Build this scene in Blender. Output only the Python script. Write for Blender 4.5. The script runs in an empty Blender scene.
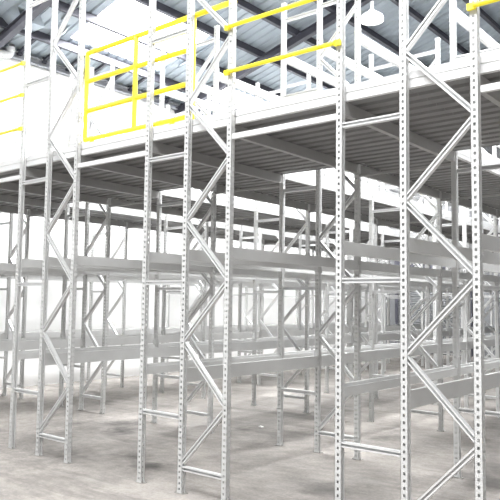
import bpy, bmesh, math, random
from mathutils import Vector, Matrix
random.seed(4)
C = bpy.context.scene.collection
SC = bpy.context.scene

# ------------------------------------------------------------------ camera
YAW, PITCH, ROLL = 0.6859, 0.0768, 0.0133
F = Vector((-math.sin(YAW)*math.cos(PITCH), math.cos(YAW)*math.cos(PITCH), math.sin(PITCH)))
R = Vector((math.cos(YAW), math.sin(YAW), 0)); U = R.cross(F)
cr, sr = math.cos(ROLL), math.sin(ROLL)
RR = cr*R + sr*U; UU = -sr*R + cr*U
cam_d = bpy.data.cameras.new('camera'); cam = bpy.data.objects.new('camera', cam_d); C.objects.link(cam)
m = Matrix((RR, UU, -F)).transposed().to_4x4(); m.translation = Vector((7.827, -4.847, 1.877))
cam.matrix_world = m
cam_d.sensor_width = 36; cam_d.lens = 675.9/500*36; cam_d.clip_start = .05; cam_d.clip_end = 200
SC.camera = cam
# ------------------------------------------------------------------ light
w = bpy.data.worlds.new('sky'); SC.world = w; w.use_nodes = True
bg = w.node_tree.nodes['Background']; bg.inputs[0].default_value = (.96, .98, 1, 1); bg.inputs[1].default_value = .4
SC.view_settings.view_transform = 'Standard'; SC.view_settings.look = 'None'
SC.view_settings.gamma = 1; SC.view_settings.use_curve_mapping = False
SC.view_settings.exposure = 0.55
ROOF = math.tan(math.radians(15)); XW = -5.2; RIDGE = 5.0
def roof_z(x): return 7.25 + ROOF*((x if x < RIDGE else 2*RIDGE - x) - XW)
def sky_area(x0, x1, y0, y1, e):        # daylight at the seen roof light, added fill elsewhere
    d = bpy.data.lights.new('roof_daylight_and_fill', 'AREA'); d.shape = 'RECTANGLE'
    s = 1 if x0 < RIDGE else -1
    d.size = (x1-x0)/math.cos(math.radians(15)); d.size_y = y1-y0; d.energy = e; d.color = (.97, .985, 1)
    o = bpy.data.objects.new('roof_daylight_and_fill', d); C.objects.link(o)
    o.location = ((x0+x1)/2, (y0+y1)/2, roof_z((x0+x1)/2) - .02); o.rotation_euler = (0, -s*math.radians(15), 0)
SKY = [(-4.25, -2.3, 3.7, 6.1, 950), (-4.95, -3.6, -2.9, 1.6, 200), (-4.95, -3.6, 13.6, 16.8, 1100), (-4.95, -3.9, 8.3, 12.5, 800), 
       (1.6, 4.6, -7.8, -4.2, 760), (2.6, 4.6, -2.9, 1.6, 250), (5.6, 9, -7.5, -3.6, 780), (2.7, 4.6, 3, 7, 1500), (5.6, 8, 3, 7, 1250), (2.9, 4.6, 8.5, 11.5, 600)]  # only the first is a seen roof light; the rest are added to brighten
for s in SKY: sky_area(*s)

# ------------------------------------------------------------------ materials
def mat(name, col, rough=.5, metal=0., bump=0., scale=30., var=.06):
    M = bpy.data.materials.new(name); M.use_nodes = True; nt = M.node_tree; n = nt.nodes; L = nt.links
    b = n['Principled BSDF']; b.inputs['Roughness'].default_value = rough; b.inputs['Metallic'].default_value = metal
    tc = n.new('ShaderNodeTexCoord'); no = n.new('ShaderNodeTexNoise'); no.inputs['Scale'].default_value = scale; no.inputs['Detail'].default_value = 4
    L.new(tc.outputs['Object'], no.inputs['Vector'])
    mx = n.new('ShaderNodeMixRGB'); mx.inputs[1].default_value = (*[c*(1-var) for c in col], 1); mx.inputs[2].default_value = (*[min(1, c*(1+var)) for c in col], 1)
    L.new(no.outputs['Fac'], mx.inputs[0]); L.new(mx.outputs[0], b.inputs['Base Color'])
    if bump:
        bp = n.new('ShaderNodeBump'); bp.inputs['Strength'].default_value = bump; bp.inputs['Distance'].default_value = .01
        L.new(no.outputs['Fac'], bp.inputs['Height']); L.new(bp.outputs[0], b.inputs['Normal'])
    return M
M_post = mat('grey_powder_coat', (.61, .61, .60), .4, .15, var=.04)
M_beam = mat('warm_grey_beam_paint', (.60, .60, .59), .4, .1, scale=6, var=.07)
M_brace = mat('galvanised_brace', (.76, .76, .755), .35, .35, var=.05)
M_joist = mat('grey_joist_paint', (.34, .335, .325), .45, .1, scale=6)
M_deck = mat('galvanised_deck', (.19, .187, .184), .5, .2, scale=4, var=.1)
M_fascia = mat('white_edge_beam', (.66, .66, .655), .4, .0, var=.03)
M_yel = mat('yellow_rail_paint', (.95, .81, .03), .4, 0, var=.03)
M_wall = mat('white_wall_paint', (.92, .92, .91), .8, 0, scale=1.5, var=.02)
M_bwall = mat('shade_grey_wall', (.17, .173, .178), .8, 0, scale=1.5, var=.04)  # shade on the back wall is put into this dark base colour
M_door = mat('grey_door_sheet', (.2, .205, .21), .5, .2, scale=3)
M_roof = mat('blue_grey_roof_sheet', (.36, .405, .445), .85, 0, scale=2, var=.06)
M_steel = mat('dark_purlin_paint', (.06, .06, .075), .55, .2, scale=5, var=.15)
M_eave = mat('grey_eave_paint', (.36, .37, .39), .5, .2, scale=5)
M_pipe = mat('white_plastic_pipe', (.72, .72, .71), .35)
M_plate = mat('base_plate_steel', (.36, .35, .33), .5, .5)
M_paper = mat('white_paper', (.9, .9, .88), .8)
M_cable = mat('black_cable_rubber', (.03, .03, .03), .5)
def emis(name, col, s):
    M = bpy.data.materials.new(name); M.use_nodes = True; b = M.node_tree.nodes['Principled BSDF']
    b.inputs['Base Color'].default_value = (.8, .8, .8, 1); b.inputs['Emission Color'].default_value = (*col, 1); b.inputs['Emission Strength'].default_value = s
    return M
M_glow = emis('lit_lamp_bulb', (1, .98, .94), 12)
M_sky = emis('glowing_roof_sheet', (1, 1, 1), 3)  # emission stands in for daylight, on the added sheets too
M_shade = mat('white_enamel_shade', (.88, .88, .86), .3)

def floor_mat():
    M = bpy.data.materials.new('worn_concrete'); M.use_nodes = True; nt = M.node_tree; n = nt.nodes; L = nt.links
    b = n['Principled BSDF']
    tc = n.new('ShaderNodeTexCoord')
    def noise(s, d, r=.6, v=None):
        o = n.new('ShaderNodeTexNoise'); o.inputs['Scale'].default_value = s; o.inputs['Detail'].default_value = d; o.inputs['Roughness'].default_value = r
        L.new(v or tc.outputs['Object'], o.inputs['Vector']); return o
    def ramp(src, a, c0, bpos, c1):
        r = n.new('ShaderNodeValToRGB'); r.color_ramp.elements[0].position = a; r.color_ramp.elements[1].position = bpos
        r.color_ramp.elements[0].color = (*c0, 1); r.color_ramp.elements[1].color = (*c1, 1); L.new(src, r.inputs[0]); return r
    def mix(f, a, c, t='MIX'):
        x = n.new('ShaderNodeMixRGB'); x.blend_type = t
        if isinstance(f, float): x.inputs[0].default_value = f
        else: L.new(f, x.inputs[0])
        L.new(a, x.inputs[1])
        if isinstance(c, tuple): x.inputs[2].default_value = (*c, 1)
        else: L.new(c, x.inputs[2])
        return x.outputs[0]
    base = ramp(noise(.55, 8, .65).outputs[0], .36, (.215, .202, .19), .62, (.43, .402, .375)).outputs[0]
    fine = ramp(noise(9, 8, .7).outputs[0], .3, (.72, .72, .72), .7, (1.08, 1.06, 1.04)).outputs[0]
    col = mix(.9, base, fine, 'MULTIPLY')
    spk = ramp(noise(34, 5, .75).outputs[0], .35, (.78, .78, .78), .6, (1.05, 1.05, 1.05)).outputs[0]
    col = mix(.8, col, spk, 'MULTIPLY')
    # wheel and drag marks running across the aisles
    mp = n.new('ShaderNodeMapping'); mp.inputs['Rotation'].default_value = (0, 0, .5); mp.inputs['Scale'].default_value = (.25, 1.6, 1)
    L.new(tc.outputs['Object'], mp.inputs[0])
    st = ramp(noise(1.3, 6, .6, mp.outputs[0]).outputs[0], .52, (0, 0, 0), .70, (.75, .75, .75)).outputs[0]
    col = mix(st, col, (.145, .134, .126))
    pl = ramp(noise(2.1, 7, .6, mp.outputs[0]).outputs[0], .58, (0, 0, 0), .75, (.6, .6, .6)).outputs[0]
    col = mix(pl, col, (.42, .395, .37))
    # oil stains
    wn = noise(2.4, 9, .72)
    for (x, y, r, k) in [(.1, 1.65, .5, .95), (-.3, 2.1, .45, .9), (2.0, .5, .42, .9), (1.5, .75, .3, .8), (-.8, 1.6, .4, .7), (.9, 2.0, .4, .7), (1.35, 3.0, .4, .6), (4.0, 1.0, .45, .6), (5.2, 2.4, .45, .7), (3.2, 3.9, .5, .7), (-2.2, 3.2, .5, .6), (4.6, -.3, .4, .5)]:
        d = n.new('ShaderNodeVectorMath'); d.operation = 'DISTANCE'; L.new(tc.outputs['Object'], d.inputs[0]); d.inputs[1].default_value = (x, y, 0)
        ml = n.new('ShaderNodeMath'); ml.operation = 'MULTIPLY_ADD'; L.new(wn.outputs[0], ml.inputs[0]); ml.inputs[1].default_value = 2.6*r; L.new(d.outputs['Value'], ml.inputs[2])
        q = ramp(ml.outputs[0], min(.9, 1.25*r), (k, k, k), min(1, 2.0*r), (0, 0, 0)).outputs[0]
        col = mix(q, col, (.075, .07, .066))
    L.new(col, b.inputs['Base Color'])
    rr = ramp(noise(2.5, 5).outputs[0], .3, (.55, .55, .55), .7, (.85, .85, .85)).outputs[0]
    L.new(rr, b.inputs['Roughness']); b.inputs['Specular IOR Level'].default_value = .12
    bp = n.new('ShaderNodeBump'); bp.inputs['Strength'].default_value = .15; bp.inputs['Distance'].default_value = .01
    L.new(noise(14, 6).outputs[0], bp.inputs['Height']); L.new(bp.outputs[0], b.inputs['Normal'])
    return M
M_floor = floor_mat()

# ------------------------------------------------------------------ mesh helpers
class MB:
    def __init__(s): s.v = []; s.f = []
    def box(s, x0, x1, y0, y1, z0, z1, M=None):
        i = len(s.v); P = [(x0,y0,z0),(x1,y0,z0),(x1,y1,z0),(x0,y1,z0),(x0,y0,z1),(x1,y0,z1),(x1,y1,z1),(x0,y1,z1)]
        if M is not None: P = [tuple(M @ Vector(p)) for p in P]
        s.v += P; s.f += [tuple(i+k for k in q) for q in ((0,3,2,1),(4,5,6,7),(0,1,5,4),(1,2,6,5),(2,3,7,6),(3,0,4,7))]
    def prism(s, prof, a, b, axis='y'):          # closed profile (u, w) extruded from a to b
        i = len(s.v); n = len(prof)
        for t in (a, b):
            for u, q in prof: s.v.append((u, t, q) if axis == 'y' else (t, u, q))
        for k in range(n):
            j = (k+1) % n; s.f.append((i+k, i+j, i+n+j, i+n+k))
        s.f.append(tuple(i+k for k in range(n))[::-1]); s.f.append(tuple(i+n+k for k in range(n)))
    def tube(s, pts, r, seg=10):
        pts = [Vector(p) for p in pts]; rings = []
        for k, p in enumerate(pts):
            d = (pts[min(k+1, len(pts)-1)] - pts[max(k-1, 0)]).normalized()
            a = d.cross(Vector((0, 0, 1)));
            if a.length < .05: a = d.cross(Vector((0, 1, 0)))
            a.normalize(); c = d.cross(a); i = len(s.v); rings.append(i)
            for q in range(seg):
                t = 2*math.pi*q/seg; s.v.append(tuple(p + r*(a*math.cos(t) + c*math.sin(t))))
        for i, j in zip(rings, rings[1:]):
            for q in range(seg): s.f.append((i+q, i+(q+1) % seg, j+(q+1) % seg, j+q))
        s.f.append(tuple(rings[0]+q for q in range(seg))[::-1]); s.f.append(tuple(rings[-1]+q for q in range(seg)))
    def lathe(s, prof, seg=28, c=(0, 0, 0)):
        i = len(s.v); n = len(prof)
        for q in range(seg):
            t = 2*math.pi*q/seg
            for r, z in prof: s.v.append((c[0]+r*math.cos(t), c[1]+r*math.sin(t), c[2]+z))
        for q in range(seg):
            for k in range(n-1):
                a = i+q*n+k; b = i+((q+1) % seg)*n+k; s.f.append((a, b, b+1, a+1))
    def mesh(s, name, material, smooth=False, weld=False):
        me = bpy.data.meshes.new(name); me.from_pydata(s.v, [], s.f)
        bm = bmesh.new(); bm.from_mesh(me)
        if weld: bmesh.ops.remove_doubles(bm, verts=bm.verts, dist=1e-5)
        bmesh.ops.recalc_face_normals(bm, faces=bm.faces); bm.to_mesh(me); bm.free()
        me.materials.append(material)
        if smooth:
            for p in me.polygons: p.use_smooth = True
        return me
def link(name, me, parent=None, loc=(0, 0, 0), label=None):
    o = bpy.data.objects.new(name, me); C.objects.link(o); o.location = loc
    if parent: o.parent = parent
    if label: o['label'] = label
    return o
def tag(o, label, cat, group=None):
    o['label'] = label; o['category'] = cat; o['kind'] = 'thing'
    if group: o['group'] = group
    return o
def thing(name, loc, label, cat, group=None): return tag(link(name, None, None, loc), label, cat, group)
def struct(name, me, loc=(0, 0, 0), parent=None):
    o = link(name, me, parent, loc)
    if not parent: o['kind'] = 'structure'
    return o

# ------------------------------------------------------------------ the building
YB, YF, XR = 19.6, -9.0, 2*RIDGE - XW
b = MB(); b.box(XW-.2, XR+.2, YF, YB+.2, -.2, 0); struct('floor', b.mesh('floor', M_floor))
b = MB(); b.box(XW-.2, XW, YF, YB, 0, 7.2); struct('wall_left', b.mesh('wall_left', M_wall))
b = MB(); b.box(XW-.2, XR+.2, YB, YB+.2, 0, 10); struct('wall_back', b.mesh('wall_back', M_bwall))
b = MB(); b.box(XR, XR+.2, YF, YB, 0, 7.2); struct('wall_right', b.mesh('wall_right', M_bwall))
# corrugated roof, with openings for the seen and added roof lights
pitch = .26
prof = []
def roof_strip(b, xa, xb, y0, y1):
    ys = []; y = YF + pitch*math.floor((y0-YF)/pitch)
    while y < y1:
        for dy, dz in ((0, 0), (.16, 0), (.185, .035), (.235, .035)): ys.append((y+dy, dz))
        y += pitch
    ys = [(q, z) for q, z in ys if y0 - 1e-6 <= q <= y1 + 1e-6]
    for (a, za), (c, zc) in zip(ys, ys[1:]):
        i = len(b.v)
        b.v += [(xa, a, roof_z(xa)+za), (xb, a, roof_z(xb)+za), (xb, c, roof_z(xb)+zc), (xa, c, roof_z(xa)+zc)]
        b.f.append((i, i+1, i+2, i+3))
def roof_side(x0, x1, holes):
    b = MB(); cuts = sorted({x0, x1} | {h[0] for h in holes} | {h[1] for h in holes})
    for xa, xb in zip(cuts, cuts[1:]):
        hs = sorted([h for h in holes if h[0] <= xa + 1e-6 and h[1] >= xb - 1e-6], key=lambda h: h[2]); y = YF
        for h in hs: roof_strip(b, xa, xb, y, h[2]); y = h[3]
        roof_strip(b, xa, xb, y, YB+.2)
    me = b.mesh('ceiling', M_roof)
    bm = bmesh.new(); bm.from_mesh(me); bmesh.ops.remove_doubles(bm, verts=bm.verts, dist=1e-4)
    bmesh.ops.solidify(bm, geom=bm.faces[:], thickness=.004); bm.to_mesh(me); bm.free(); return me
struct('ceiling', roof_side(XW-.3, RIDGE, [s for s in SKY if s[1] < RIDGE]))
struct('ceiling', roof_side(RIDGE, XR+.3, [s for s in SKY if s[0] > RIDGE]))
for k, s in enumerate(SKY):                    # glowing sheets: first a roof light, the rest added to brighten
    b = MB(); i = 0
    x0, x1, y0, y1 = s[0]-.04, s[1]+.04, s[2]-.15, s[3]+.15
    b.v = [(x0, y0, roof_z(x0)+.05), (x1, y0, roof_z(x1)+.05), (x1, y1, roof_z(x1)+.05), (x0, y1, roof_z(x0)+.05)]
    b.v += [(x, y, z+.012) for x, y, z in b.v]
    b.f = [(0,3,2,1),(4,5,6,7),(0,1,5,4),(1,2,6,5),(2,3,7,6),(3,0,4,7)]
    struct('roof_light_and_fill_%d' % (k+1), b.mesh('roof_glow_sheet', M_sky))
# purlins
px = [XW + .85 + 1.05*i for i in range(-0, 10)]
for x in px + [2*RIDGE - x for x in px]:
    b = MB(); z = roof_z(x) - .012; sx = 1 if x < RIDGE else -1
    b.box(x-.012, x+.012, YF, YB, z-.20, z); b.box(x, x+.08*sx if sx > 0 else x+.08, YF, YB, z-.20, z-.185); b.box(x-.07, x, YF, YB, z-.02, z)
    struct('roof_purlin', b.mesh('roof_purlin', M_steel))
# rafters
for y in (-3.25, 2.25, 7.75, 13.25, 18.75):
    b = MB()
    for sgn in (1, -1):
        xa, xb = (XW, RIDGE) if sgn > 0 else (XR, RIDGE)
        L_ = (RIDGE-XW)/math.cos(math.radians(15))
        Mx = Matrix.Translation((xa, y, roof_z(XW)-.21)) @ Matrix.Rotation(-math.radians(15), 4, 'Y') if sgn > 0 else \
             Matrix.Translation((xa, y, roof_z(XW)-.21)) @ Matrix.Rotation(math.radians(15), 4, 'Y') @ Matrix.Scale(-1, 4, (1, 0, 0))
        b.box(0, L_, -.01, .01, -.18, 0, Mx); b.box(0, L_, -.07, .07, -.012, 0, Mx); b.box(0, L_, -.07, .07, -.192, -.18, Mx)
    struct('roof_rafter', b.mesh('roof_rafter', M_steel))
# eave beam with short brackets up to the first purlin
b = MB(); b.box(XW+.02, XW+.05, YF, YB, 7.03, 7.19); b.box(XW+.02, XW+.14, YF, YB, 7.17, 7.19); b.box(XW+.02, XW+.14, YF, YB, 7.03, 7.05)
ev = struct('trim_1', b.mesh('eave_beam', M_eave))
mb = MB(); Mx = Matrix.Translation((XW+.1, 0, 7.19)) @ Matrix.Rotation(-math.radians(15), 4, 'Y')
mb.box(0, .78, -.03, .03, -.03, .03, Mx); mb.box(-.02, .05, -.05, .05, -.07, .05, Mx); me = mb.mesh('bracket', M_steel)
y = -2.6
while y < 19: link('bracket', me, ev, (0, y, 0)); y += .62
# grey roller door on the back wall
x0, x1 = -4.55, -1.7
b = MB()
for i in range(36): b.prism([(YB-.02, i*.09), (YB-.05, i*.09+.02), (YB-.05, i*.09+.07), (YB-.02, i*.09+.09)], x0, x1, 'x')
dr = struct('door_1', b.mesh('roller_door', M_door))
b = MB(); b.box(x0-.12, x0, YB-.1, YB-.001, 0, 3.3); b.box(x1, x1+.12, YB-.1, YB-.001, 0, 3.3); b.box(x0-.12, x1+.12, YB-.14, YB-.001, 3.24, 3.6)
link('door_frame', b.mesh('door_frame', M_steel), dr)

# ------------------------------------------------------------------ rack components
BAY, MOD = 2.4403, 2.4152
KX = (0, .589, 1.164)
H = 6.0; WX, WY, HP = .060, .052, .0545
ROWS = {2: range(0, 4), 1: range(0, 7), 0: range(0, 8), -1: range(0, 8), -2: range(0, 8)}
LINE = {2: 'fifth', 1: 'fourth', 0: 'third', -1: 'second', -2: 'first'}
ORD = ['first', 'second', 'third', 'fourth', 'fifth', 'sixth', 'seventh', 'eighth']
def lx(m_, i): return MOD*m_ + KX[i]
def post_mesh(mirror):
    """Lipped channel, open to +x, with a punched hole column in each flange and two in the web."""
    bm = bmesh.new()
    def strip(P, Q, holes, hw, hh, off):       # sheet between vertical edges P and Q (xy), holes at fractions
        P = Vector((*P, 0)); Q = Vector((*Q, 0)); L_ = (Q-P).length
        us = [0]; 
        for h in holes: us += [h - hw/2/L_, h + hw/2/L_]
        us.append(1)
        zs = [0]; z = off; rows = []
        while z + hh < H:
            zs += [z, z+hh]; z += HP
        zs.append(H)
        g = [[bm.verts.new(P.lerp(Q, u) + Vector((0, 0, z_))) for u in us] for z_ in zs]
        for a in range(len(zs)-1):
            for c in range(len(us)-1):
                if a % 2 == 1 and c % 2 == 1: continue
                if not holes and False: continue
                bm.faces.new((g[a][c], g[a][c+1], g[a+1][c+1], g[a+1][c]))
    x0, x1, y0, y1 = -WX/2, WX/2, -WY/2, WY/2
    strip((x1, y0), (x0, y0), [.5], .019, .022, .03)
    strip((x0, y0), (x0, y1), [.25, .75], .009, .018, .0575)
    strip((x0, y1), (x1, y1), [.5], .014, .018, .03)
    strip((x1, y0+.020), (x1, y0), [.5], .007, .024, .0575)
    strip((x1, y1), (x1, y1-.020), [], .009, .026, .0575)
    bmesh.ops.remove_doubles(bm, verts=bm.verts, dist=1e-5)
    bmesh.ops.recalc_face_normals(bm, faces=bm.faces)
    bmesh.ops.solidify(bm, geom=bm.faces[:], thickness=.0025)
    if mirror:
        bmesh.ops.scale(bm, vec=(-1, 1, 1), verts=bm.verts); bmesh.ops.reverse_faces(bm, faces=bm.faces)
    me = bpy.data.meshes.new('post'); bm.to_mesh(me); bm.free(); me.materials.append(M_post); return me
PM = [post_mesh(False), post_mesh(True)]
def channel(a, c, wd=.044, dp=.043, lip=.0135, t=.003):
    """lipped channel from a to c in the x-z plane, open towards -y"""
    a, c = Vector(a), Vector(c); d = (c-a); L_ = d.length; d.normalize(); n = Vector((-d.z, 0, d.x))
    Mx = Matrix(((d.x, 0, n.x, a.x), (d.y, 1, n.y, a.y), (d.z, 0, n.z, a.z), (0, 0, 0, 1)))
    b = MB(); h = wd/2
    b.box(0, L_, dp/2-t, dp/2, -h, h, Mx)
    for s in (1, -1):
        b.box(0, L_, -dp/2, dp/2, min(s*h, s*(h-t)), max(s*h, s*(h-t)), Mx)
        b.box(0, L_, -dp/2, -dp/2+t, min(s*h, s*(h-lip)), max(s*h, s*(h-lip)), Mx)
    return b.mesh('brace', M_brace)
NZ = [.28 + .601*i for i in range(10)]
d2 = KX[2]-KX[1]
ME_up = channel((.012, 0, .012), (d2-.012, 0, .601-.022)); ME_dn = channel((d2-.012, 0, .022), (.012, 0, .601-.012))
ME_tie = channel((.03, 0, 0), (KX[1]-.03, 0, 0)); ME_hor = channel((.01, 0, 0), (d2-.01, 0, 0))
b = MB(); b.box(-.062, .062, -.034, .034, 0, .006)
for sx in (-1, 1): b.lathe([(0, .02), (.008, .02), (.008, .006)], 6, (sx*.048, -.018, 0))
ME_plate = b.mesh('foot_plate', M_plate)
TIES = (.73, 2.065, 3.375, 4.675, 5.75)
def frame_label(m_, r):
    s = 'grey perforated three-post rack frame, '
    s += 'front row' if r == 0 else '%s row from the front' % ORD[r]
    s += ', %s rack line from white wall' % LINE[m_]
    return s
for m_, rows in ROWS.items():
    for r in rows:
        dx = {-2: .03, -1: .03, 0: .018, 1: .022, 2: .006}[m_] if r == 0 else 0.
        e = thing('rack_frame', (MOD*m_ + dx, BAY*r, 0), frame_label(m_, r), 'rack frame', 'rack frames carrying the mezzanine')
        for i in range(3):
            link('post', PM[1 if i == 2 else 0], e, (KX[i], 0, .004))
            link('foot_plate', ME_plate, e, (KX[i], 0, 0))
        for z in TIES: link('tie_bar', ME_tie, e, (0, 0, z))
        link('horizontal_brace', ME_hor, e, (KX[1], 0, .245)); link('horizontal_brace', ME_hor, e, (KX[1], 0, 5.80))
        for i in range(9): link('diagonal_brace', ME_up if i % 2 == 0 else ME_dn, e, (KX[1], 0, NZ[i]))

# ------------------------------------------------------------------ beams along the bays
def beam_meshes(h, side, mt=None):
    mt = mt or M_beam
    """step beam of height h, top at z=0, step cut on the side (+1/-1/0), origin at bay start"""
    wd = .05; y0, y1 = WY/2+.006, BAY-WY/2-.006
    if side: p = [(-wd/2, -h), (wd/2, -h), (wd/2, -.028), (.008, -.028), (.008, 0), (-wd/2, 0)]
    else: p = [(-wd/2, -h), (wd/2, -h), (wd/2, 0), (-wd/2, 0)]
    if side < 0: p = [(-u, q) for u, q in p]
    b = MB(); b.prism(p, y0, y1); me = b.mesh('beam_bar', mt)
    c = MB()
    for ya, yb in ((WY/2+.001, WY/2+.006), (BAY-WY/2-.006, BAY-WY/2-.001)):
        pass
    c0 = MB(); c0.box(-.034, .034, WY/2+.001, WY/2+.006, -h-.03, .06)
    c1 = MB(); c1.box(-.034, .034, BAY-WY/2-.006, BAY-WY/2-.001, -h-.03, .06)
    return me, c0.mesh('end_connector', mt), c1.mesh('end_connector', mt)
BM = {k: beam_meshes(*k, M_fascia if k[1] == 0 else None) for k in ((.105, 1), (.14, -1), (.11, 1), (.11, -1), (.115, 0), (.12, 0))}
SIDE = ['left posts', 'middle posts', 'right posts']
def beam(m_, r, i, key, z, level, name='shelf_beam', cat='beam', color='grey'):
    lab = '%s %s %s, %s of %s rack line, %s bay from front' % (level, color, name.replace('_', ' '), SIDE[i], LINE[m_], ORD[r])
    e = thing(name, (lx(m_, i), BAY*r, z), lab, cat, 'rack beams at the %s level' % level)
    a, c0, c1 = BM[key]
    link('beam_bar', a, e); 
    if r < 5: link('end_connector', c0, e); link('end_connector', c1, e)
for m_, rows in ROWS.items():
    for r in list(rows)[:-1]:
        beam(m_, r, 0, (.105, 1), 1.21, 'low'); beam(m_, r, 1, (.14, -1), 1.21, 'low')
        for i in range(3): beam(m_, r, i, (.11, 1) if i == 0 else (.11, -1), 2.40, 'middle')
        if r:
            for i in range(3): beam(m_, r, i, (.12, 0), 5.30, 'topmost', color='white')

# ------------------------------------------------------------------ mezzanine
ZD = 3.60
def deck_mesh(L_, y0, y1):
    b = MB(); p = []; y = y0
    while y < y1 - .001:
        for dy, dz in ((0, 0), (.10, 0), (.118, .045), (.162, .045)):
            if y + dy <= y1: p.append((y+dy, dz))
        y += .18
    p.append((y1, 0))
    q = p + [(u, z+.003) for u, z in reversed(p)]
    i = len(b.v); n = len(p)
    for x in (0, L_):
        for u, z in p: b.v.append((x, u, z))
        for u, z in p: b.v.append((x, u, z+.003))
    for k in range(n-1):
        b.f += [(k, k+1, 2*n+k+1, 2*n+k), (n+k, 3*n+k, 3*n+k+1, n+k+1), (k, n+k, n+k+1, k+1), (2*n+k, 2*n+k+1, 3*n+k+1, 3*n+k)]
    b.f += [(0, 2*n, 3*n, n), (n-1, 2*n-1, 4*n-1, 3*n-1)]
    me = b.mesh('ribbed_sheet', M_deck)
    t = MB(); t.box(0, L_, y0, y1, .05, .068)
    return me, t.mesh('floor_board', M_deck)
SPAN = [KX[1], KX[2]-KX[1], MOD-KX[2]]
DM0 = [deck_mesh(s-.004, .09, BAY-.036) for s in SPAN]; DM1 = deck_mesh(SPAN[2]-.068, .002, BAY-.002)
ME_joist = {}
b = MB(); y0, y1 = .037, BAY-.037
b.prism([(-.024, -.115), (.024, -.115), (.024, -.002), (-.024, -.002)], y0, y1); ME_joist = b.mesh('deck_joist', M_joist)
b = MB(); b.prism([(-.024, -.045), (.024, -.045), (.024, -.002), (-.024, -.002)], y0, y1); ME_litjoist = b.mesh('deck_joist', M_fascia)  # outward joist in a lighter colour, standing in for light on its face
b = MB(); b.box(-.025, -.021, y0, y1, 0, .13); b.box(-.025, .02, y0, y1, .126, .13); b.box(-.025, .06, y0, y1, .0695, .0725); ME_edgeL = b.mesh('edge_channel', M_fascia)  # low inner flange added to block light leaking past the deck edge
b = MB(); b.box(.021, .025, y0, y1, 0, .13); b.box(-.02, .025, y0, y1, .126, .13); b.box(-.06, .025, y0, y1, .0695, .0725); ME_edgeR = b.mesh('edge_channel', M_fascia)
GAPN = ['between the left and middle posts', 'between the middle and right posts', 'over the aisle right']
for m_, rows in ROWS.items():
    for r in list(rows)[:-1]:
        for i in range(3):
            if r and i < 2: continue
            if i == 2 and r and m_ == 2: pass
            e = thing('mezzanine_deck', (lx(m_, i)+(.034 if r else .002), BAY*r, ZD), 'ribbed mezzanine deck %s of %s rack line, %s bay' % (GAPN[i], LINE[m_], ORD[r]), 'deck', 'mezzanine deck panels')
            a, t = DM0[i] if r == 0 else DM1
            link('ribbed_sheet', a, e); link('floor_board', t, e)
        for i in (0, 2):
            tag(link('deck_joist', ME_litjoist if (r and i == 0) else ME_joist, None, (lx(m_, i), BAY*r, ZD)), '%s joist under mezzanine deck, %s of %s rack line, %s bay' % ('white-lit slim' if (r and i == 0) else 'grey', SIDE[i], LINE[m_], ORD[r]), 'joist', 'joists under the mezzanine deck')
            if r: tag(link('deck_edge_channel', ME_edgeL if i == 2 else ME_edgeR, None, (lx(m_, i), BAY*r, ZD)), 'white channel edging the walkway deck, %s of %s rack line, %s bay' % (SIDE[i], LINE[m_], ORD[r]), 'edge channel', 'channels edging the walkway decks')
tb = MB(); tb.box(.032, SPAN[2]-.032, -.02, .02, -.025, .025); ME_at = tb.mesh('aisle_tie', M_fascia)
tb = MB(); tb.box(.032, SPAN[2]-.032, -.015, .015, -.014, .014); ME_at2 = tb.mesh('aisle_tie', M_joist)
for m_, rows in ROWS.items():
    for r in rows:
        tag(link('aisle_tie', ME_at2 if r else ME_at, None, (lx(m_, 2) + (0 if r else .02), BAY*r, 3.463)), '%s tie bar across the aisle right of the %s rack line, %s row' % ('thin grey' if r else 'white', LINE[m_], ORD[r]), 'tie bar', 'tie bars crossing the aisles')
# white double-lipped edge beam along the front
def fascia(L_):
    b = MB(); p = [(0, -.0), (.045, 0), (.045, .135), (0, .135), (0, .075), (.008, .072), (.008, .064), (0, .061)]
    b.prism(p, 0, L_, 'x'); return b.mesh('edge_beam', M_fascia)
MEF = fascia(MOD-.003)
for m_ in ROWS:
    tag(link('mezzanine_edge_beam', MEF, None, (MOD*m_, .037, ZD)), 'white grooved beam along the mezzanine front edge, behind the %s rack line from white wall' % LINE[m_], 'edge beam', 'edge beams on the mezzanine front')

# ------------------------------------------------------------------ yellow rails
def rail(m_, z, nm, yy=-.0):
    b = MB(); L_ = SPAN[2]; b.tube([(.02, 0, 0), (L_-.02, 0, 0)], .019, 12)
    e = thing('guard_rail', (lx(m_, 2), -.058, z), '%s yellow guard rail across the opening right of the %s rack line' % (nm, LINE[m_]), 'guard rail', 'yellow guard rails on the mezzanine edge')
    link('rail_tube', b.mesh('rail_tube', M_yel), e)
    c = MB(); c.box(-.03, .03, -.004, .024, -.024, .024); me = c.mesh('end_bracket', M_yel)
    link('end_bracket', me, e, (0, 0, 0)); link('end_bracket', me, e, (L_, 0, 0))
for m_ in (-2, -1, 1, 2):
    for z, nm in ((4.09, 'lowest'), (4.54, 'middle'), (4.965, 'highest')): rail(m_, z, nm)
g = thing('safety_gate', (0, .064, ZD), 'yellow tubular safety gate on the mezzanine edge, across the aisle and the fourth rack line', 'gate')
def gpart(name, pts, r=.027):
    b = MB(); b.tube(pts, r, 12); return link(name, b.mesh(name, M_yel), g)
GX0, GX1 = 1.227, 3.01
gpart('gate_post', [(GX0, 0, .185), (GX0, 0, 1.25)]); gpart('gate_post', [(2.11, 0, .185), (2.11, 0, 1.25)]); gpart('gate_post', [(GX1, 0, .185), (GX1, 0, 1.25)])
for z in (.185, .535, .90): gpart('gate_rail', [(GX0, 0, z), (GX1, 0, z)])
gpart('gate_rail', [(GX0, 0, 1.25), (3.58, 0, 1.25)])
b = MB(); b.box(-.02, .02, -.02, .018, -.05, 0); b.box(-.035, .035, -.026, .018, -.05, -.044); hm = b.mesh('gate_foot', M_yel)
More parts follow.
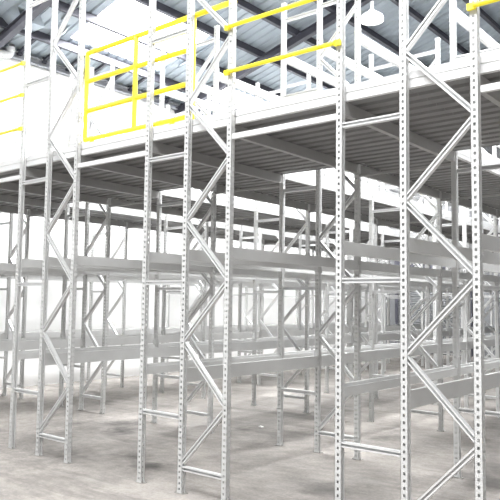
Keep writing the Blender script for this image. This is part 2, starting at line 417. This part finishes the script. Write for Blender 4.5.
for x in (GX0+.14, 2.72, GX1): link('gate_foot', hm, g, (x, 0, .185))

# ------------------------------------------------------------------ lamp, pipe, scrap
L1 = thing('pendant_lamp', (1.25, 7.0, 7.58), 'white bell-shaped pendant lamp hanging from the roof above the mezzanine', 'lamp')
b = MB(); b.lathe([(.03, .27), (.06, .25), (.085, .20), (.16, .17), (.225, .12), (.24, .06), (.235, .02), (.228, .02), (.232, .06), (.215, .115), (.15, .16), (.07, .19), (0, .20)])
link('lamp_shade', b.mesh('lamp_shade', M_shade, True), L1)
b = MB(); b.lathe([(0, -.05), (.05, -.04), (.085, 0), (.085, .05), (.05, .12), (0, .14)], 20); link('bulb', b.mesh('bulb', M_glow, True), L1)
b = MB(); b.tube([(0, 0, .26), (0, 0, .42)], .035, 12); link('lamp_cap', b.mesh('lamp_cap', M_shade), L1)
b = MB(); b.tube([(0, 0, .42), (0, 0, roof_z(1.25)-7.59)], .006, 6); link('suspension_cord', b.mesh('suspension_cord', M_steel), L1)
pp = thing('elbow_pipe', (XW+.24, 2.68, 6.88), 'white plastic elbow pipe under the roof edge at left wall', 'pipe')
b = MB(); pts = [(0, .02, .36), (0, .02, .22)] + [(0, .02-.12*(1-math.cos(t)), .22-.12*math.sin(t)) for t in (.4, .8, 1.2, 1.57)] + [(0, -.6, .10)]
b.tube(pts, .075, 14); link('pipe_run', b.mesh('pipe_run', M_pipe, True), pp)
b = MB(); b.tube([(0, .02, .30), (0, .02, .22)], .088, 14); b.tube([(0, -.10, .10), (0, -.18, .10)], .088, 14); link('pipe_collar', b.mesh('pipe_collar', M_pipe), pp)
b = MB(); b.v = [(-.03, -.02, .002), (.03, -.03, .002), (.045, .02, .003), (-.02, .03, .002), (-.028, -.015, .012), (.02, -.02, .02), (.03, .015, .012), (-.015, .022, .016)]
b.f = [(0,3,2,1),(4,5,6,7),(0,1,5,4),(1,2,6,5),(2,3,7,6),(3,0,4,7)]
tag(link('paper_scrap', b.mesh('paper_scrap', M_paper), None, (1.415, 3.306, 0)), 'small crumpled white paper scrap on the bare concrete floor', 'paper scrap')
